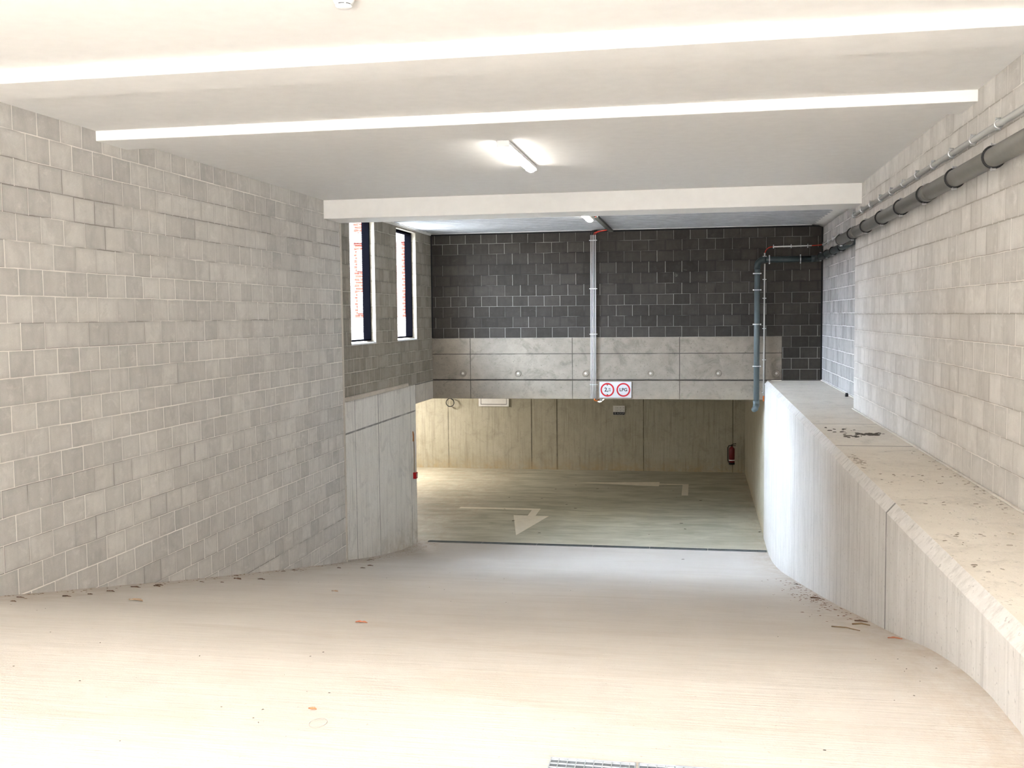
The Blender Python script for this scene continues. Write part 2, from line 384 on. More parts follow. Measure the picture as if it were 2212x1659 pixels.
# back wall over the garage opening
structure('wall_back', boxes((XW, XE+.4, YB, YB+.3, -.414, 1.95), (1.50, XE+.4, YB, YB+.3, -1.225, -.414)), M['back'], 'dark grey block wall over the garage opening')
wb = structure('wall_back_beam', boxes((XW, 1.495, YB-.004, YB+.3, -1.215, -.414), (XW, 1.32, YB-.010, YB+.3, -1.578, -1.222)), M['band'], 'board-marked concrete beam over the garage opening', bevel=.006)
for i, x in enumerate((-4.478, -3.397, -2.10, -.884, .354, 1.40)):
    b = bmesh.new(); z = -1.09
    tube(b, [(x+.055*math.cos(t), YB-.006, z+.055*math.sin(t)) for t in [k*PI/10 for k in range(20)]], .012, 6, closed=True)
    obj('tie_ring', b, flat('tie_stain', (.24, .21, .17), .9) if i == 0 else bpy.data.materials['tie_stain'], wb, smooth=True)
    b = bmesh.new(); tube(b, [(x, YB-.008, z), (x, YB+.01, z)], .022, 12); obj('tie_plug', b, M['lowtop'], wb)
# right walls
structure('wall_right', boxes((XR, XR+.6, YE, 13.5, -1.3, CZ+.05)), M['right'], 'long beige grey block wall above the concrete ledge')
structure('wall_right_recess', boxes((XE, XE+.4, 13.4, YB+.2, -1.3, 1.95)), M['recess'], 'set-back block wall with pale joints past the right wall end')
# retaining wall with ledge
XF = 1.19
bm = bmesh.new()
sec = [(XF, -4.6), (XF, -1.285), (XF+.055, -1.222), (3.4, -1.222), (3.4, -4.6)]
A = [bm.verts.new((x, YE, z)) for x, z in sec]; B = [bm.verts.new((x, YB, z)) for x, z in sec]
for k in range(5): bm.faces.new((A[k], A[(k+1) % 5], B[(k+1) % 5], B[k]))
bm.faces.new(A); bm.faces.new(B[::-1])
rw = structure('wall_retaining', bm, M['curb'], 'low smooth concrete retaining wall along the right of the ramp')
o = structure('trim_ledge', boxes((XF+.055, XE, YE, YB, -1.24, -1.2215)), M['ledge'], 'flat dusty top of the concrete retaining wall')
# garage behind
structure('wall_garage_right', boxes((XF+.004, XF+.4, YB, YG+.3, -4.6, -1.57)), M['garage'], 'concrete side wall on the right of the garage')
structure('wall_garage_back', boxes((-13, XF+.4, YG, YG+.3, -4.6, -1.4)), M['garage'], 'stained concrete wall at the far end of the garage')
structure('wall_garage_left', boxes((-13.2, -12.4, 17, YG+.3, -4.6, -1.4)), M['garage'], 'concrete wall on the far left of the garage')
structure('wall_garage_front', boxes((-13, XO, 17.6, 17.96, -4.6, -1.4)), M['garage'], 'concrete wall closing the garage beside the ramp')
structure('ceiling_garage', boxes((-13.2, XW-.36, 17.6, YG+.3, -1.575, -1.2), (XW-.36, XF+.4, YB+.3, YG+.3, -1.575, -1.2)), concrete('garage_soffit', (.42, .39, .34), (.5, .47, .42), streaks=False), 'concrete ceiling over the garage')
# ceiling slab and beams of the near hall
structure('ceiling', boxes((XL-.4, XR+.6, YE, YJ, CZ, CZ+.4)), M['ceil'], 'white painted ceiling slab over the ramp')
for i, (y0, y1, z, lab) in enumerate(((5.80, 6.24, 1.480, 'white ceiling beam nearest the camera'), (7.81, 8.27, 1.483, 'shallow white ceiling beam, second from the camera'), (13.03, 13.66, 1.318, 'deep white ceiling beam in front of the metal deck'))):
    structure('ceiling_beam', boxes((XL-.02 if i < 2 else XL-.001, XR+.02, y0, y1, z, CZ+.02)), M['ceil'], lab, bevel=.006)
structure('wall_added_header', boxes((XL-.4, XR+.6, YE-.35, YE, .85, CZ+.4)), M['ceil'], 'unseen header added over the ramp entrance to cut sky light')  # unseen, added to keep sky light off beam faces and upper back wall
# ribbed steel deck behind the last beam
bm = bmesh.new(); y = YJ-.3; p = .30; Z0, Z1 = 1.592, 1.606
sect = []
while y < YB+.3:
    sect += [(y, Z0), (y+.13, Z0), (y+.155, Z1), (y+.275, Z1)]; y += p
lo = [[bm.verts.new((x, a, b)) for x in (XW-.05, XE+.1)] for a, b in sect]; hi = [[bm.verts.new((x, a, 1.9)) for x in (XW-.05, XE+.1)] for a, b in sect]
for k in range(len(sect)-1):
    bm.faces.new((lo[k][0], lo[k][1], lo[k+1][1], lo[k+1][0])); bm.faces.new((hi[k][0], hi[k+1][0], hi[k+1][1], hi[k][1]))
    for s_ in (0, 1): bm.faces.new((lo[k][s_], lo[k+1][s_], hi[k+1][s_], hi[k][s_]))
for k in (0, -1): bm.faces.new((lo[k][0], lo[k][1], hi[k][1], hi[k][0]))
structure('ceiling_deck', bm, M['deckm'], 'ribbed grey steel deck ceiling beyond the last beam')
structure('trim_deck_side', boxes((XW, XW+.05, YJ, YB, 1.583, 1.60), (XW, XW+.012, YJ, YB, 1.56, 1.60)), M['trimw'], 'white metal edge strip along the left of the deck ceiling')
structure('trim_deck_back', boxes((XW, 2.0, YB-.04, YB, 1.583, 1.60)), M['trimw'], 'white metal edge strip where the deck meets the back wall')
bm = bmesh.new(); random.seed(4)
V = [[bm.verts.new((1.98+.22*i/3+(.004 if j % 2 else 0), YJ+(YB-YJ)*j/14, 1.600-.05*(i/3)**2+random.uniform(-.008, .008) + (.02 if i == 0 else 0))) for i in range(4)] for j in range(15)]
for j in range(14):
    for i in range(3): bm.faces.new((V[j][i], V[j][i+1], V[j+1][i+1], V[j+1][i]))
o = structure('trim_deck_membrane', bm, M['trimw'], 'crumpled white membrane strip along the right of the deck ceiling', smooth=True)
so = o.modifiers.new('thick', 'SOLIDIFY'); so.thickness = .006
# black movement joints in the corners
structure('trim_joint_left', boxes((XW, XW+.022, YB-.022, YB, -.40, 1.58)), M['black'], 'black movement joint in the left back corner')
structure('trim_joint_right', boxes((XE-.028, XE, YB-.028, YB, -1.2, 1.58)), M['black'], 'black movement joint in the right back corner')
structure('trim_joint_deck', boxes((XW, XE, YB-.012, YB, 1.555, 1.583)), M['black'], 'dark gap between back wall and deck ceiling')
structure('trim_wall_foot', boxes((XR-.02, XR, YE, 13.5, -1.2215, -1.205), (XE-.02, XE, 13.5, YB, -1.2215, -1.205)), concrete('mortar_foot', (.6, .56, .5), (.7, .65, .58), streaks=False), 'thin mortar bead where the right wall meets the ledge', bevel=.006)

# windows: black steel frame with a wire mesh in each opening
wire = M['steelframe']
for i, ((a, b), zt) in enumerate(((W1, 1.56), (W2, 1.53))):
    w = empty('window_%d' % (i+1), (XW-.08, (a+b)/2, WB))
    tag(w, ('nearer tall narrow window opening with black frame and wire mesh', 'farther tall narrow window opening with black frame and wire mesh')[i], kind='structure')
    ox, oy, oz = XW-.08, (a+b)/2, WB; h = (b-a)/2; H = zt-WB
    fr = boxes((-.12, 0, h-.035, h-.001, .05, H), (-.12, 0, -h+.001, -h+.035, .05, H), (-.12, 0, -h+.03, h-.03, .045, .07), (-.12, 0, -h+.03, h-.03, H-.03, H))
    obj('window_frame', fr, M['steelframe'], w)
    bmw = bmesh.new(); k = -h+.04
    while k < h-.03:
        box(bmw, -.104, -.101, k, k+.0035, .06, H-.02); k += .032
    k = .08
    while k < H-.02:
        box(bmw, -.101, -.098, -h+.03, h-.03, k, k+.0035); k += .034
    obj('wire_mesh', bmw, wire, w)
    obj('window_sill', boxes((-.205, .085, -h+.001, h-.001, .0, .022)), concrete('sill_concrete', (.62, .62, .62), (.72, .72, .72), streaks=False) if i == 0 else bpy.data.materials['sill_concrete'], w)

# ================================================================== outdoors
structure('ground_forecourt', boxes((-40, 40, -60, -4.0, -1.9, -1.575)), concrete('forecourt', (.62, .59, .545), (.70, .67, .625), streaks=False), 'sunlit paved forecourt outside the entrance')
structure('ground_courtyard', boxes((-60, XO-.4, 0, 90, -1.3, -.9)), flat('court_grey', (.34, .35, .34), .95, var=.2), 'grey courtyard paving outside the windows')
structure('wall_sky_blocker', boxes((-40, 40, -13.4, -13, -1.6, 2.2)), concrete('blocker_concrete', (.22, .20, .17), (.28, .255, .22)), 'unseen wall added across the forecourt to block low sky light')  # unseen, added to block near-horizontal light entering from outside
def brick_facade():
    n = NT('red_brick')
    br = n.t.nodes.new('ShaderNodeTexBrick'); n.l(n.comb(n.math('ADD', n.ax('X'), n.ax('Y')), n.ax('Z')), br.inputs['Vector'])
    for k, x in (('Scale', 1), ('Brick Width', .42), ('Row Height', .13), ('Mortar Size', .02)): br.inputs[k].default_value = x
    br.inputs['Color1'].default_value = (.10, .013, .008, 1); br.inputs['Color2'].default_value = (.07, .010, .006, 1); br.inputs['Mortar'].default_value = (.11, .06, .055, 1)
    return n.out(br.outputs['Color'], .9)
M['brick'] = brick_facade()
M['pane'] = flat('house_window', (.22, .23, .27), .1)
nb = empty('window_light_blocker', (-15, 10, -.9)); tag(nb, 'unseen low brick outbuilding added to block low sky light at the windows', 'outbuilding')  # unseen block, added so only higher sky light enters the windows
obj('blocker_wall', boxes((-3, 0, -16, 17, 0, 2.9)), M['brick'], nb)
obj('blocker_roof', boxes((-3.1, .15, -16.1, 17.1, 2.9, 3.05)), flat('roof_grey', (.2, .2, .2), .9), nb)
hb = empty('house', (-13, 42, -.9)); tag(hb, 'red brick row house with white window bays seen through the window mesh', 'house')
obj('house_wall', boxes((-6, 6, 0, 8, 0, 7)), M['brick'], hb)
obj('shading_wing', boxes((-7.5, -5.5, -14, 8, 0, 8.5)), M['brick'], hb)  # unseen wing, added to keep the side sky off the facade
obj('white_pilaster', boxes((-1.72, -1.50, -.10, .05, 0, 6.6)), flat('pale_render', (.20, .19, .20), .8), hb)
obj('white_pilaster', boxes((.42, .60, -.10, .05, 0, 6.6)), bpy.data.materials['pale_render'], hb)
obj('string_course', boxes((-6, 6, -.08, .05, 4.1, 4.5)), bpy.data.materials['pale_render'], hb)
obj('plinth', boxes((-6, 6, -.08, .05, 0, .9)), bpy.data.materials['pale_render'], hb)
for xx, zz in ((-1.25, 2.9), (.85, 2.9), (-1.25, 1.1), (.85, 1.1)):
    obj('slit_window', boxes((xx-.10, xx+.10, -.06, .05, zz, zz+.9)), bpy.data.materials['pale_render'], hb)
M['stucco'] = flat('white_stucco', (.28, .27, .29), .8)
for xx in (-4.6, -2.5, 2.1, 4.3):
    for zz in (.5, 2.7, 4.9):
        f = obj('house_window', boxes((xx-.45, xx+.45, -.06, .05, zz, zz+1.5)), M['stucco'], hb)
        obj('pane', boxes((xx-.33, xx+.33, -.07, -.055, zz+.12, zz+1.38)), M['pane'], f)
for xx in (-3.6, 3.2):
    obj('white_bay', boxes((xx-.35, xx+.35, -.12, .05, 0, 6.6)), M['stucco'], hb)

# ================================================================== lamps
def batten(name, loc, L, lab, m, power, col, rz=0):
    t = empty(name, loc, rz); tag(t, lab, 'ceiling lamp', 'linear lamps on the ceilings')
    b = boxes((-.055, .055, -L/2, L/2, -.04, 0)); obj('lamp_housing', b, M['white'], t, bevel=.01)
    b = bmesh.new(); n = 10; prof = [(-.052+.104*k/n, -.04-.035*math.sin(PI*k/n)**.6) for k in range(n+1)]
    prof[0] = (-.052, -.038); prof[-1] = (.052, -.038)
    A = [b.verts.new((x, -L/2+.01, z)) for x, z in prof]; B = [b.verts.new((x, L/2-.01, z)) for x, z in prof]
    for k in range(n): b.faces.new((A[k], A[k+1], B[k+1], B[k]))
    b.faces.new(A); b.faces.new(B[::-1]); b.faces.new((A[0], B[0], B[-1], A[-1]))
    obj('diffuser', b, m, t, smooth=False)
    for e in (-1, 1): obj('end_cap', boxes((-.057, .057, e*L/2-.012, e*L/2+.012, -.06, .0)), M['white'], t, bevel=.006)
    return t
batten('linear_lamp', (-1.715, 9.83, CZ), 1.55, 'lit white linear lamp on the white painted ceiling', M['lamp'], 0, None)
batten('linear_lamp', (-1.75, 16.15, 1.592), 1.25, 'lit linear lamp under the ribbed metal deck above the conduits', M['lamp'], 0, None)
batten('linear_lamp', (-1.88, 20.25, -1.60), 1.2, 'lit linear lamp just inside the garage below the beam', M['lampg'], 0, None)
M['lampb'] = emis('bay_lamp_diffuser', (1, .94, .88), 210)
batten('linear_lamp', (-8.1, 25.0, -1.575), 1.5, 'lit linear lamp in the hidden left bay of the garage', M['lampb'], 0, None)
# cable tray carrying the wires from the deck lamp
t = empty('cable_tray', (-1.60, 17.6, 1.54)); tag(t, 'thin dark metal cable tray from the deck lamp to the conduits', 'cable tray')
obj('tray', boxes((-.035, .035, -1.35, 1.5, .0, .008), (-.037, -.033, -1.35, 1.5, 0, .04), (.033, .037, -1.35, 1.5, 0, .04)), flat('tray_dark', (.14, .14, .12), .5, .5), t)
b = bmesh.new(); tube(b, [(-.01, -1.3, .02), (.0, 0, .018), (-.01, 1.4, .02)], .012, 8); obj('cable', b, M['red'], t, smooth=True)
# smoke detector and hook beside it
t = empty('smoke_detector', (-1.715, 4.89, CZ)); tag(t, 'white round smoke detector on the ceiling at the top edge', 'smoke detector')
def lathe(bm, prof, n=28, c=(0, 0, 0)):
    R = []
    for r, z in prof: R.append([bm.verts.new((c[0]+r*math.cos(2*PI*k/n), c[1]+r*math.sin(2*PI*k/n), c[2]+z)) for k in range(n)])
    for A, B in zip(R, R[1:]):
        for k in range(n): bm.faces.new((A[k], A[(k+1) % n], B[(k+1) % n], B[k]))
    bm.faces.new(R[0]); bm.faces.new(R[-1][::-1])
b = bmesh.new(); lathe(b, [(.052, 0), (.052, -.016), (.050, -.02), (.044, -.030)]); obj('detector_base', b, M['white'], t, smooth=True)
b = bmesh.new(); lathe(b, [(.037, -.028), (.037, -.036)]); obj('sensor_slot', b, flat('slot_grey', (.03, .03, .03), .8), t)
b = bmesh.new(); lathe(b, [(.042, -.036), (.041, -.041), (.033, -.048), (.015, -.050)]); obj('detector_cap', b, M['white'], t, smooth=True)
for k in range(6):
    a = 2*PI*k/6+.5; b = boxes((-.004, .004, .034, .041, -.038, -.026)); o = obj('rib', b, M['white'], t); o.rotation_euler = (0, 0, a)
b = bmesh.new(); lathe(b, [(.014, 0), (.014, -.014), (.009, -.024)], 14)
o = obj('ceiling_plug', b, flat('plug_grey', (.30, .29, .28), .6), smooth=True); o.location = (-1.765, 4.76, CZ); tag(o, 'tiny grey ceiling plug left of the smoke detector', 'ceiling plug')

# ================================================================== pipes on the right wall
def pipe_clamp(r, wall, parent, m=None, loc=(0, 0, 0), along='Y', name='pipe_clamp', s=1.0):
    """rubber-lined ring around a pipe along the axis, a bolt on either side and a stud to the wall (wall = offset vector)"""
    c = Vector(loc); wv = Vector(wall); wn_ = wv.normalized()
    ax_ = Vector((0, 1, 0)) if along == 'Y' else (Vector((1, 0, 0)) if along == 'X' else Vector((0, 0, 1)))
    sd_ = ax_.cross(wn_)
    b = bmesh.new(); tube(b, [c + wn_*(r+.004)*math.cos(t)+sd_*(r+.004)*math.sin(t) for t in [k*PI/12 for k in range(24)]], .0055*s if r < .03 else .009, 8, closed=True)
    cl = obj(name, b, m or M['rubber'], parent, smooth=True)
    for e in (-1, 1):
        b = bmesh.new(); p = c + sd_*e*(r+.014); q = .006 if r < .03 else .009
        tube(b, [p - wn_*.020, p - wn_*.012, p - wn_*.0119, p + wn_*.012], [q*1.3, q*1.3, q, q], 8)
        obj('clamp_bolt', b, M['steel'], cl)
    b = bmesh.new(); tube(b, [c + wn_*r, c + wv], .004, 6); obj('clamp_stud', b, M['steel'], cl)
# the long near pipe
t = empty('drain_pipe', (1.835, 7, .955)); tag(t, 'long thick grey plastic pipe clamped along the right block wall', 'pipe')
b = bmesh.new(); r = .0625
tube(b, [(0, -5.6, .035), (0, 7.05, -.0)] , r, 28); pb = obj('pipe', b, M['pvc'], t, smooth=True)
b = bmesh.new(); tube(b, [(0, -5.6, .01), (0, 7.05, -.025)], .004, 6); 
pipe_z = lambda y: .035 - .035*(y+5.6)/12.65
b.free()
for y in (-1.6, .62, 1.85, 3.5, 5.75, 7.05):
    if y in (1.85, 5.0, 7.05, -1.6, 5.75):
        b = bmesh.new(); tube(b, [(0, y-.07, pipe_z(y)), (0, y+.07, pipe_z(y))], r+.006, 28); obj('pipe_socket', b, M['pvc'], t, smooth=True)
b = bmesh.new(); tube(b, [(0, 7.05, 0)] + arc((.12, 7.05, -.0), (-1, 0, 0), (0, 1, 0), .12, 0, PI/2, 8) + [(.131, 7.181, -.0)], r, 24); obj('elbow', b, M['pvc'], t, smooth=True)
for k in range(-4, 7): pipe_clamp(r, (.105, 0, 0), t, loc=(0, k*1.0-.02, pipe_z(k)))
pipe_clamp(r, (.105, 0, 0), t, loc=(0, 7.0, 0))
# the second pipe in the recess, along the back wall and down
t = empty('drain_pipe', (2.09, 16.5, .97)); tag(t, 'dark pipe from the recess along the back wall and straight down', 'pipe')
r = .055
zc = .0
seg = [(0, -2.7, .02), (0, 2.40, -.0)]
b = bmesh.new(); tube(b, seg, r, 24); obj('pipe', b, M['pvcd'], t, smooth=True)
cor = arc((-.11, 2.40, .0), (1, 0, 0), (0, 1, 0), .11, 0, PI/2, 8)
b = bmesh.new(); tube(b, cor, r+.002, 24); obj('elbow', b, M['pvcd'], t, smooth=True)
b = bmesh.new(); tube(b, [(-.11, 2.51, 0), (-.90, 2.51, .0)], r, 24); obj('pipe', b, M['pvcd'], t, smooth=True)
b = bmesh.new(); tube(b, [(-.90, 2.51, 0)] + arc((-.93, 2.51, -.12), (0, 0, 1), (-1, 0, 0), .12, 0, PI/2, 8) + [(-1.05, 2.51, -.17)], r+.002, 24); obj('elbow', b, M['pvcd'], t, smooth=True)
M['pvcg'] = flat('down_pipe_grey', (.10, .125, .13), .38, var=.06)
b = bmesh.new(); tube(b, [(-1.05, 2.51, -.12), (-1.055, 2.51, -2.62)], r*.93, 24); obj('pipe', b, M['pvcg'], t, smooth=True)
b = bmesh.new(); tube(b, [(-1.055, 2.51, -2.55), (-1.055, 2.51, -2.66)] , r*1.05, 24); obj('pipe_socket', b, M['pvcg'], t, smooth=True)
b = bmesh.new(); tube(b, [(-1.055, 2.50, -2.62), (-1.075, 2.46, -2.69), (-1.10, 2.40, -2.70)], [r, r, r*.9], 20); obj('outlet_bend', b, M['pvcg'], t, smooth=True)
for y in (-.60, .35, 1.17, 2.05): pipe_clamp(r, (.11, 0, 0), t, loc=(0, y, .01))
for x in (-.84, -.30): pipe_clamp(r, (0, .19, 0), t, loc=(x, 2.51, 0), along='X', m=M['steel'])
for z in (-.245, -.54, -1.16, -1.92): pipe_clamp(r*.93, (0, .19, 0), t, loc=(-1.052, 2.51, z), along='Z', m=M['steel'])
# conduits
def conduit(lab, pts, m, r=.0165, clips=(), wall=(.03, 0, 0), along='Y', ends=(), group=None):
    o0 = Vector(pts[0]); t = empty('conduit', o0); tag(t, lab, 'conduit', group)
    loc = [Vector(p)-o0 for p in pts]
    b = bmesh.new(); tube(b, loc, r, 14); obj('conduit_tube', b, m, t, smooth=True)
    for c in clips: pipe_clamp(r, wall, t, M['steel'], Vector(c)-o0, along, 'conduit_clip')
    return t
cz = lambda y: 1.203 + (y-6.64)*.0013
conduit('long grey conduit clipped to the right wall above the thick pipe', [(1.90, 1.3, cz(1.3)), (1.90, 13.5, cz(13.5))], M['cond'], .021, [(1.90, 1.55+.62*k, cz(1.55+.62*k)) for k in range(20)], (.04, 0, 0))
conduit('short grey conduit on the recessed wall above the second pipe', [(2.165, 16.7, 1.225), (2.165, 18.95, 1.212)], M['cond'], .014, [(2.165, 16.9+.62*k, 1.224-.005*k) for k in range(4)], (.035, 0, 0))
conduit('pale conduit running level along the right of the back wall', [(2.00, 19.155, 1.214), (1.32, 19.155, 1.208)], M['condw'], .0125, [(x, 19.155, 1.21) for x in (1.93, 1.64, 1.33)], (0, .045, 0), 'X')
conduit('thin pale vertical conduit right of the downpipe on the back wall', [(1.178, 19.155, 1.10), (1.176, 19.155, .98)], M['condw'], .0125, [(1.178, 19.155, 1.04)], (0, .045, 0), 'Z')
conduit('thin pale vertical conduit descending from the dark pipe beside the downpipe', [(1.178, 19.155, .905), (1.172, 19.155, -1.50)], M['condw'], .0125, [(1.176, 19.155, z) for z in (.62, .28, -.27, -.84, -1.44)], (0, .045, 0), 'Z')
def cable(lab, pts, m, r):
    b = bmesh.new(); o0 = Vector(pts[0]); tube(b, [Vector(p)-o0 for p in pts], r, 8)
    o = obj('cable', b, m, smooth=True); o.location = o0; return tag(o, lab, 'cable')
cable('short red cable bridging the back corner above the dark pipe', [(2.00, 19.155, 1.214), (2.07, 19.14, 1.216), (2.13, 19.06, 1.216), (2.163, 18.95, 1.213)], M['red'], .007)
cable('curved red cable at the left end of the level conduit', [(1.33, 19.155, 1.208)] + arc((1.31, 19.155, 1.08), (0, 0, 1), (-1, 0, 0), .128, 0, PI/2, 8) + [(1.178, 19.155, 1.09)], M['red'], .008)
cable('red orange cable end hanging below the thin conduit beside the ledge', [(1.172, 19.155, -1.50), (1.168, 19.15, -1.56), (1.173, 19.14, -1.60)], M['orange'], .012)
# four conduits side by side in the middle of the back wall
for k, x in enumerate((-1.985, -1.957, -1.929, -1.898)):
    conduit(('leftmost of the four pale vertical conduits on the back wall', 'second from left of the four pale vertical conduits', 'third from left of the four pale vertical conduits', 'rightmost of the four pale vertical conduits, beside the round signs')[k],
        [(x, 19.165, 1.50), (x-.008, 19.165, -1.565)], M['condw'], .0082, [(x, 19.165, z) for z in (1.4, .5, -.35, -1.3)], (0, .03, 0), 'Z', group='vertical conduits bundled on the back wall')
for k, (x, x2) in enumerate(((-1.985, -1.93), (-1.957, -1.88))):
    cable(('outer black cable curving out of the leftmost conduit top', 'inner black cable curving out of the second conduit top')[k], [(x, 19.165, 1.50), (x+.003, 19.15, 1.54), (x+.03, 19.10, 1.575), (x2+.06, 18.95, 1.572), (-1.66, 18.7, 1.56)], M['rubber'], .006)
for k, x in enumerate((-1.929, -1.898)):
    cable(('left dark red cable rising from the third conduit to the tray', 'right dark red cable rising from the last conduit to the tray')[k], [(x, 19.165, 1.50), (x+.02, 19.12, 1.54), (x+.10, 19.0, 1.55), (-1.64+.02*k, 18.8, 1.56)], M['red'], .007)
cable('bundle of orange cable ends below the four conduits', [(-1.93, 19.165, -1.565), (-1.925, 19.17, -1.60), (-1.90, 19.3, -1.615), (-1.88, 19.6, -1.61)], M['orange'], .014)

# ================================================================== signs
def text(body, size, loc, parent, m, name='lettering', ext=.001, bold=0):
    c = bpy.data.curves.new(name, 'FONT'); c.body = body; c.size = size; c.extrude = ext; c.align_x = 'CENTER'; c.align_y = 'CENTER'; c.offset = bold
    c.materials.append(m); o = bpy.data.objects.new(name, c); COL.objects.link(o)
    bpy.context.view_layer.update(); me = bpy.data.meshes.new_from_object(o.evaluated_get(bpy.context.evaluated_depsgraph_get()))
    bpy.data.objects.remove(o); me.name = name; me.materials.clear(); me.materials.append(m)
    o = bpy.data.objects.new(name, me); COL.objects.link(o); o.parent = parent; o.location = loc; o.rotation_euler = (PI/2, 0, 0); return o
def ring(bm, cx, cz_, r0, r1, y0, y1, n=48):
    V = [[bm.verts.new((cx+r*math.cos(2*PI*k/n), y, cz_+r*math.sin(2*PI*k/n))) for k in range(n)] for r, y in ((r0, y1), (r0, y0), (r1, y0), (r1, y1))]
    for j in range(4):
        for k in range(n): bm.faces.new((V[j][k], V[j][(k+1) % n], V[(j+1) % 4][(k+1) % n], V[(j+1) % 4][k]))
t = empty('traffic_sign', (-1.537, 19.178, -1.548)); tag(t, 'white board with two red ringed signs, height limit and LPG, on the beam', 'sign')
obj('sign_board', boxes((-.30, .30, -.004, .008, 0, .298)), M['signw'], t)
for cx in (-.150, .150):
    b = bmesh.new(); ring(b, cx, .149, .102, .130, -.007, -.004); obj('red_ring', b, M['signr'], t)
for s_ in (1, -1):
    b = bmesh.new(); v = [b.verts.new((-.150+dx, y, .149+s_*dz)) for y in (-.0085, -.004) for dx, dz in ((-.022, .100), (.022, .100), (0, .078))]
    b.faces.new(v[:3]); b.faces.new(v[3:]); [b.faces.new((v[i], v[(i+1) % 3], v[3+(i+1) % 3], v[3+i])) for i in range(3)]
    obj('arrow_mark', b, M['ink'], t)
text('2,', .105, (-.170, -.006, .149), t, M['ink'], bold=.002)
text('m', .050, (-.110, -.006, .172), t, M['ink'], bold=.0008); text('10', .045, (-.112, -.006, .132), t, M['ink'], bold=.0006)
text('LPG', .086, (.150, -.006, .149), t, M['ink'], bold=.0018)
t = empty('sale_sign', (-2.08, 27.085, -2.645)); tag(t, 'small white and black sale sign on the garage back wall', 'sign')
obj('sign_board', boxes((-.155, .155, -.004, .006, 0, .245)), flat('sign_ivory', (.72, .70, .66), .5), t)
obj('black_strip', boxes((-.150, .150, -.006, -.004, .004, .078)), M['ink'], t)
text('TE KOOP', .066, (0, -.008, .041), t, M['signw'])
obj('divider_line', boxes((-.11, .150, -.006, -.004, .148, .154)), flat('sign_grey', (.2, .2, .2), .6), t)
for z in (.112, .192):
    for k in range(6): obj('print_mark', boxes((-.10+.043*k, -.074+.043*k, -.006, -.004, z-.009, z+.008)), bpy.data.materials['sign_grey'] if k % 2 else flat('print_pale', (.45, .44, .42), .6), t)

# fire extinguisher hung on the garage wall
t = empty('fire_extinguisher', (.855, 26.99, -3.91)); tag(t, 'dark red fire extinguisher hung on the garage back wall', 'fire extinguisher')
b = bmesh.new(); lathe(b, [(.068, 0), (.075, .012), (.075, .40), (.062, .435), (.03, .455), (.022, .47), (.022, .485)], 24); obj('cylinder', b, M['ext'], t, smooth=True)
b = bmesh.new(); lathe(b, [(.077, .0), (.077, .055)], 24); obj('foot_ring', b, M['rubber'], t, smooth=True)
obj('valve', boxes((-.02, .02, -.02, .02, .48, .515)), M['rubber'], t)
b = bmesh.new(); tube(b, [(-.02, 0, .50), (.03, -.01, .535), (.11, -.02, .548)], .009, 8); obj('squeeze_handle', b, M['rubber'], t, smooth=True)
b = bmesh.new(); tube(b, [(-.01, 0, .49), (.05, -.01, .50), (.10, -.02, .495)], .008, 8); obj('carry_handle', b, M['rubber'], t, smooth=True)
b = bmesh.new(); tube(b, [(-.02, -.01, .50), (-.075, -.02, .495), (-.10, -.02, .44), (-.105, -.02, .3), (-.10, -.02, .12), (-.085, -.03, .06)], .011, 8); obj('hose', b, M['rubber'], t, smooth=True)
b = bmesh.new(); lathe(b, [(.0765, .10), (.0765, .13)], 24); obj('label_band', b, flat('band_white', (.7, .7, .7), .5), t, smooth=True)
obj('wall_bracket', boxes((-.03, .03, .06, .11, .30, .44)), M['steel'], t)

# red call point and its chased-in tube at the end of the window wall
t = empty('fire_call_point', (XW, 17.76, -2.92)); tag(t, 'small red fire call point at the end of the concrete wall', 'fire call point')
obj('call_box', boxes((-.002, .055, -.05, .06, 0, .115)), M['redbox'], t, bevel=.006)
obj('glass_pane', boxes((.055, .058, -.02, .03, .025, .09)), M['signw'], t)
b = bmesh.new(); tube(b, [(.012, .0, .115), (.012, -.01, .17), (.012, .005, .30), (.014, .0, .60), (.012, -.01, .80), (.0, -.02, .86)], .010, 8); o = obj('conduit_drop', b, flat('dirty_tube', (.30, .25, .18), .7), t, smooth=True)
b = bmesh.new(); tube(b, [(.005, -.03, .68), (.006, -.015, .76), (.002, -.03, .86)], .011, 8); obj('rust_patch', b, flat('rust', (.50, .20, .07), .9), t, smooth=True)

# coil of black cable on the garage wall
t = bmesh.new(); random.seed(2)
pts = [(.083*(1+.04*math.sin(2.3*a))*math.cos(a)+.006*a/6, -.004*a, .083*math.sin(a)+.003*math.sin(a*1.7)) for a in [k*PI/16 for k in range(72)]]
tube(t, pts, .0075, 8); o = obj('cable_coil', t, M['rubber'], smooth=True); o.location = (-4.955*26.9/20, 26.98, -1.731*26.9/20+.0)
tag(o, 'looped coil of black cable hanging high on the garage wall', 'cable coil')
o.scale = (1.3, 1, 1.3)
# white framed panel on the garage wall
t = empty('wall_panel', (-5.465, 27.1, -2.435)); tag(t, 'white rectangular framed panel high on the garage back wall', 'panel')
obj('panel_frame', boxes((-.418, .418, -.05, 0, 0, .05), (-.418, -.36, -.05, 0, .05, .55), (.36, .418, -.05, 0, .05, .55), (-.418, .418, -.05, 0, .55, .6)), M['trimw'], t)
obj('panel_gap', boxes((-.36, .36, -.02, -.0, .05, .55)), M['pit'], t)
obj('panel_door', boxes((-.345, .345, -.045, -.02, .065, .535)), M['trimw'], t)

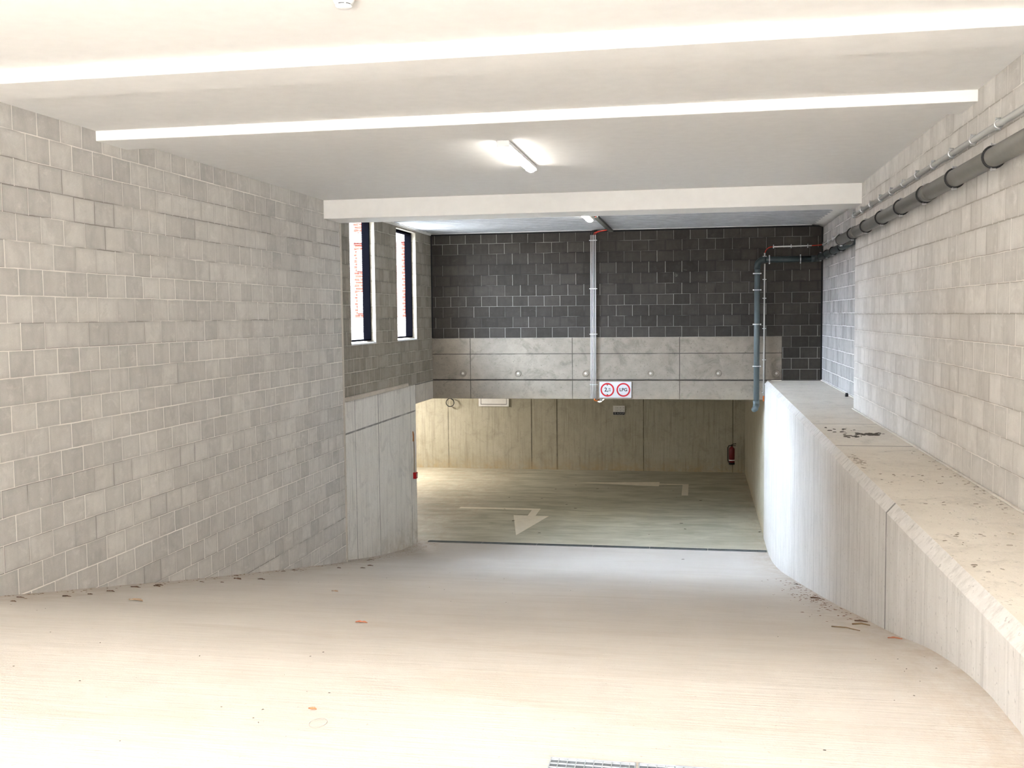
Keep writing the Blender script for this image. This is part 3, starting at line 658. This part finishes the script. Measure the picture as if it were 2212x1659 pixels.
# floor arrows
def marking(pts, lab):
    b = bmesh.new(); A = [b.verts.new((x, y, -4.1385)) for x, y in pts]; b.faces.new(A)
    c = [0, 0]; o = obj('direction_arrow', b, M['paint']); tag(o, lab, 'floor arrow'); so = o.modifiers.new('t', 'SOLIDIFY'); so.thickness = .0015; so.offset = 1; return o
def poly_mark(polys, lab):
    b = bmesh.new()
    for pts in polys:
        A = [b.verts.new((x, y, -4.1392)) for x, y in pts]; B = [b.verts.new((x, y, -4.1372)) for x, y in pts]
        b.faces.new(A); b.faces.new(B[::-1]); n = len(pts)
        for k in range(n): b.faces.new((A[k], A[(k+1) % n], B[(k+1) % n], B[k]))
    o = obj('direction_arrow', b, M['paint']); return tag(o, lab, 'floor arrow', 'white arrows painted on the garage floor')
poly_mark([[(-5.10, 21.49), (-3.335, 21.49), (-3.335, 21.33), (-5.10, 21.33)], [(-3.50, 21.33), (-3.335, 21.33), (-3.325, 20.71), (-3.49, 20.71)], [(-3.79, 20.72), (-3.045, 20.70), (-3.395, 18.79)]], 'white bent floor arrow on the left pointing towards the ramp')
poly_mark([[(-.94, 25.09), (-.232, 25.09), (-.232, 24.95), (-.94, 24.95)], [(-.378, 24.95), (-.232, 24.95), (-.232, 23.50), (-.378, 23.50)], [(-.94, 25.33), (-.94, 24.70), (-2.90, 25.03)]], 'white bent floor arrow farther back pointing left into the garage')

# drain gratings across the ramp foot
structure('trim_drain_channel', boxes((-4.93, 1.185, 17.985, 18.115, -4.2, -4.136)), M['pit'], 'narrow drain channel at the foot of the ramp')
x = -4.905
order = ('leftmost', 'second from the left', 'third from the left', 'third from the right', 'second from the right', 'rightmost')
for k in range(6):
    L = 1.005; t = empty('drain_grate', (x, 18.05, -4.135)); tag(t, 'dark drain grate at the ramp foot, %s of six' % order[k], 'drain grate', 'drain grates across the ramp foot')
    obj('grate_frame', boxes((0, L, -.062, -.054, 0, .008), (0, L, .054, .062, 0, .008), (0, .008, -.062, .062, 0, .008), (L-.008, L, -.062, .062, 0, .008)), M['galv'] if False else M['dgrate'], t)
    bb = bmesh.new(); q = .02
    while q < L-.01: box(bb, q, q+.008, -.055, .055, .0, .006); q += .028
    box(bb, 0, L, -.004, .004, 0, .007)
    obj('grate_bars', bb, M['dgrate'], t); x += 1.015
# galvanised gratings at the camera's feet
def big_grate(x0, x1, lab):
    t = empty('floor_grating', (x0, 3.40, -1.57)); tag(t, lab, 'floor grating', 'galvanised gratings at the top of the ramp'); L = x1-x0
    obj('frame', boxes((0, L, .095, .10, -.01, .006), (0, L, -.10, -.095, -.01, .006), (0, .005, -.1, .1, -.01, .006), (L-.005, L, -.1, .1, -.01, .006)), M['galv'], t)
    bb = bmesh.new(); q = .031
    while q < L-.01: box(bb, q, q+.003, -.095, .095, -.01, .005); q += .031
    q = -.07
    while q < .095: box(bb, .005, L-.005, q, q+.003, -.01, .005); q += .031
    obj('mesh_bars', bb, M['galv'], t)
    obj('catch_tray', boxes((.004, L-.004, -.094, .094, .0005, .001)), flat('tray_zinc', (.13, .15, .17), .5, .2, var=.4), t)
big_grate(-.515, -.212, 'short galvanised floor grating at the bottom edge, left piece')
big_grate(-.204, .80, 'long galvanised floor grating at the bottom edge, right piece')

# black plug at the foot of the recess wall
b = bmesh.new(); lathe(b, [(.022, 0), (.024, .02), (.02, .05), (.008, .055)], 12); o = obj('rubber_plug', b, M['rubber'], smooth=True); o.location = (2.13, 15.5, -1.221); tag(o, 'small black plug on the ledge at the recess wall foot', 'plug')

# ================================================================== leaves, grit and twigs
random.seed(11)
def leaf_mesh(seed, L, Wd):
    rr = random.Random(seed); b = bmesh.new(); n = 7; rows = []
    for i in range(n):
        u = i/(n-1); w = Wd*math.sin(PI*min(.97, max(.04, u)))**.8*(1+rr.uniform(-.25, .25)); z = L*.05*math.sin(u*PI*1.3)+rr.uniform(0, .003)
        rows.append([b.verts.new(((u-.5)*L, -w/2, .003+z+rr.uniform(0, .06)*L)), b.verts.new(((u-.5)*L, rr.uniform(-.003, .003), .002+z*.4)), b.verts.new(((u-.5)*L, w/2, .003+z+rr.uniform(0, .06)*L))])
    for A, B in zip(rows, rows[1:]):
        for k in (0, 1): b.faces.new((A[k], A[k+1], B[k+1], B[k]))
    return b
def leaf(x, y, L, m, lab, group=None, z=None, seed=0, rz=None):
    o = obj('dry_leaf', leaf_mesh(seed, L, L*.55), m); so = o.modifiers.new('t', 'SOLIDIFY'); so.thickness = .0012
    z = gz(y) if z is None else z
    o.location = (x, y, z); sl = math.atan((gz(y+.1)-gz(y-.1))/.2) if z < -1.5 else 0
    o.rotation_euler = Matrix.Rotation(sl, 3, 'X').to_euler(); 
    o.rotation_euler.rotate_axis('Z', rz if rz is not None else random.uniform(-.5, .5))
    return tag(o, lab, 'leaf', group)
FOOT = [(-4.42, 5.89), (-4.67, 6.3), (-4.51, 6.59), (-4.5, 6.86), (-4.55, 7.21), (-4.66, 7.75), (-4.59, 7.97), (-4.66, 8.13), (-4.6, 8.79), (-4.44, 8.88), (-4.80, 9.92), (-4.55, 9.43), (-4.33, 9.51), (-4.74, 11.02), (-4.71, 11.28), (-4.46, 12.1), (-4.78, 14.2), (-4.3, 12.86), (-4.21, 12.28), (-4.81, 14.43)]
SZ = [.05, .07, .07, .05, .08, .10, .09, .09, .05, .04, .08, .12, .10, .06, .08, .07, .06, .09, .07, .10]
ORD = ['first', 'second', 'third', 'fourth', 'fifth', 'sixth', 'seventh', 'eighth', 'ninth', 'tenth', 'eleventh', 'twelfth', 'thirteenth', 'fourteenth', 'fifteenth']
seq = sorted(zip(FOOT, SZ), key=lambda q: q[0][1]); nw = 0; nc = 0
for k, ((x, y), s_) in enumerate(seq):
    if y < 11.9: nw += 1; lab = 'brown dry leaf at the left block wall foot, %s counted from the left picture edge' % ORD[nw-1]
    else: nc += 1; lab = 'brown dry leaf before the pale concrete wall foot, %s counted from the near side' % ORD[nc-1]
    leaf(x, y, s_*.85, M['leaf'], lab, 'dry leaves along the left wall foot', seed=k)
leaf(-3.91, 6.5, .14, M['leafp'], 'flat pale leaf on the ramp just out from the left wall', seed=31)
leaf(-3.08, 8.24, .08, M['leafp'], 'small pale leaf alone on the ramp below the concrete wall', seed=32)
leaf(-1.91, 5.53, .07, M['leafo'], 'bright orange red leaf alone in the middle left of the ramp', seed=33, rz=.2)
leaf(-1.53, 3.81, .035, M['leafo'], 'tiny pale orange leaf near the wire ring on the ramp', seed=34)
leaf(1.10, 9.81, .12, M['leaf'], 'dark brown leaf at the foot of the retaining wall', seed=35)
leaf(1.12, 7.32, .09, M['leaf'], 'grey brown leaf nearer along the retaining wall foot', seed=36)
leaf(1.12, 6.09, .08, M['leafo'], 'reddish brown leaf at the retaining wall foot, nearest the camera', seed=37)
leaf(1.12, 12.05, .06, M['bits'], 'black leaf scrap at the retaining wall foot, farthest down', seed=38)
def twig(p, q, r, lab, z=None):
    b = bmesh.new(); P, Q = Vector((*p, 0)), Vector((*q, 0)); P.z = (gz(p[1]) if z is None else z)+r; Q.z = (gz(q[1]) if z is None else z)+r; mid = (P+Q)/2+Vector((.004, .01, .004))
    tube(b, [Vector((0, 0, 0)), mid-P, Q-P], [r, r*.9, r*.6], 6); o = obj('twig', b, M['twig'], smooth=True); o.location = P; return tag(o, lab, 'twig')
twig((1.02, 7.05), (1.13, 7.01), .006, 'thick brown twig on the ramp near the retaining wall')
twig((.86, 6.82), (1.00, 6.58), .004, 'thin pale twig on the ramp beside the thick brown one')
# wire ring
b = bmesh.new(); tube(b, [(.033*math.cos(a), .045*math.sin(a), .002) for a in [k*PI/14 for k in range(28)]], .0012, 6, closed=True)
o = obj('wire_ring', b, flat('wire_grey', (.35, .33, .3), .5), smooth=True); o.location = (-1.45, 3.665, -1.569); tag(o, 'thin wire ring lying on the near floor', 'wire ring')
# loose specks and debris, uncountable
def grit(name, pts, m, lab, z=None, s=(.004, .012), flat_=1.0):
    b = bmesh.new(); rr = random.Random(5)
    for (x, y) in pts:
        zz = gz(y) if z is None else z; a = rr.uniform(0, PI); L = rr.uniform(*s); w = L*rr.uniform(.3, .7); h = L*.35*flat_
        c, d = math.cos(a), math.sin(a); vs = []
        for dz in (0, h):
            k = 1 if dz == 0 else .6
            for u, v in ((-L, -w), (L, -w*.6), (L*.8, w), (-L*.7, w*.8)): vs.append(b.verts.new((x+k*(u*c-v*d), y+k*(u*d+v*c), zz+dz)))
        b.faces.new(vs[:4]); b.faces.new(vs[4:])
        for i in range(4): b.faces.new((vs[i], vs[(i+1) % 4], vs[4+(i+1) % 4], vs[4+i]))
    return tag(obj(name, b, m), lab, 'debris', kind='stuff')
rr = random.Random(8)
NEAR = [(-2.92, 4.52), (-2.67, 3.97), (-1.73, 3.69), (-1.69, 3.65), (-2.13, 3.4), (-1.53, 3.54), (-1.77, 4.56), (-1.8, 4.47), (-1.81, 4.19), (-1.63, 4.0), (-1.53, 4.0), (-1.91, 3.78), (-1.73, 3.78), (-3.09, 4.1), (-2.62, 7.61), (.84, 5.04), (.95, 5.09), (.94, 4.83), (.92, 4.77), (1.08, 4.88), (.88, 4.36), (.95, 4.59), (1.1, 5.09), (.79, 4.29), (.45, 3.73), (.93, 7.32), (.9, 9.01)]
grit('grit_specks', NEAR + [(rr.uniform(-4.4, 1.1), rr.uniform(3.4, 12)) for _ in range(30)], M['bits'], 'scattered tiny dark specks of grit on the pale ramp', s=(.0025, .006))
pts = []
for _ in range(150):
    y = rr.triangular(7, 13.5, 9.6); pts.append((1.17-abs(rr.gauss(0, .14)), y))
grit('leaf_litter', pts, M['leaf'], 'loose litter of leaf crumbs along the retaining wall foot', s=(.006, .018), flat_=.5)
grit('leaf_litter', [(-4.88+abs(rr.gauss(0, .10)), rr.uniform(5.5, 13.4)) for _ in range(110)] + [(-5.04+abs(rr.gauss(0, .16)), rr.uniform(13.8, 17.9)) for _ in range(130)], M['twig'], 'loose brown litter along the foot of the left walls', s=(.004, .014), flat_=.5)
heap = [(rr.gauss(1.70, .06), rr.gauss(10.66, .09)) for _ in range(46)] + [(rr.gauss(1.52, .05), rr.gauss(10.5, .07)) for _ in range(14)] + [(rr.uniform(1.33, 1.7), rr.uniform(10.6, 11.5)) for _ in range(18)]
grit('debris_heap', heap, M['bits'], 'dark heap of leaf debris on the ledge top', z=-1.2215, s=(.010, .032), flat_=.8)
grit('debris_heap', [(rr.gauss(1.30, .02), rr.gauss(8.75, .25)) for _ in range(40)] + [(rr.uniform(1.27, 1.9), rr.choice((8.0, 6.8, 5.9, 5.65, 5.1, 7.7))+rr.uniform(-.08, .08)) for _ in range(60)] + [(rr.gauss(1.89, .03), rr.uniform(5.5, 9.5)) for _ in range(70)],
     flat('grey_grit', (.30, .26, .2), .9, var=.3), 'loose grey green debris scattered on the nearer ledge', z=-1.2215, s=(.006, .018), flat_=.5)
grit('garage_specks', [(-.25, 19.79), (.05, 22.9), (-2.85, 22.07), (-2.95, 24.64), (-.49, 23.26), (.97, 22.31), (1.15, 19.71), (-.25, 16.82)] + [(rr.uniform(-4.5, 1.1), rr.uniform(18.4, 26)) for _ in range(14)], M['bits'], 'few dark scraps scattered on the garage floor', s=(.012, .04), flat_=.4)
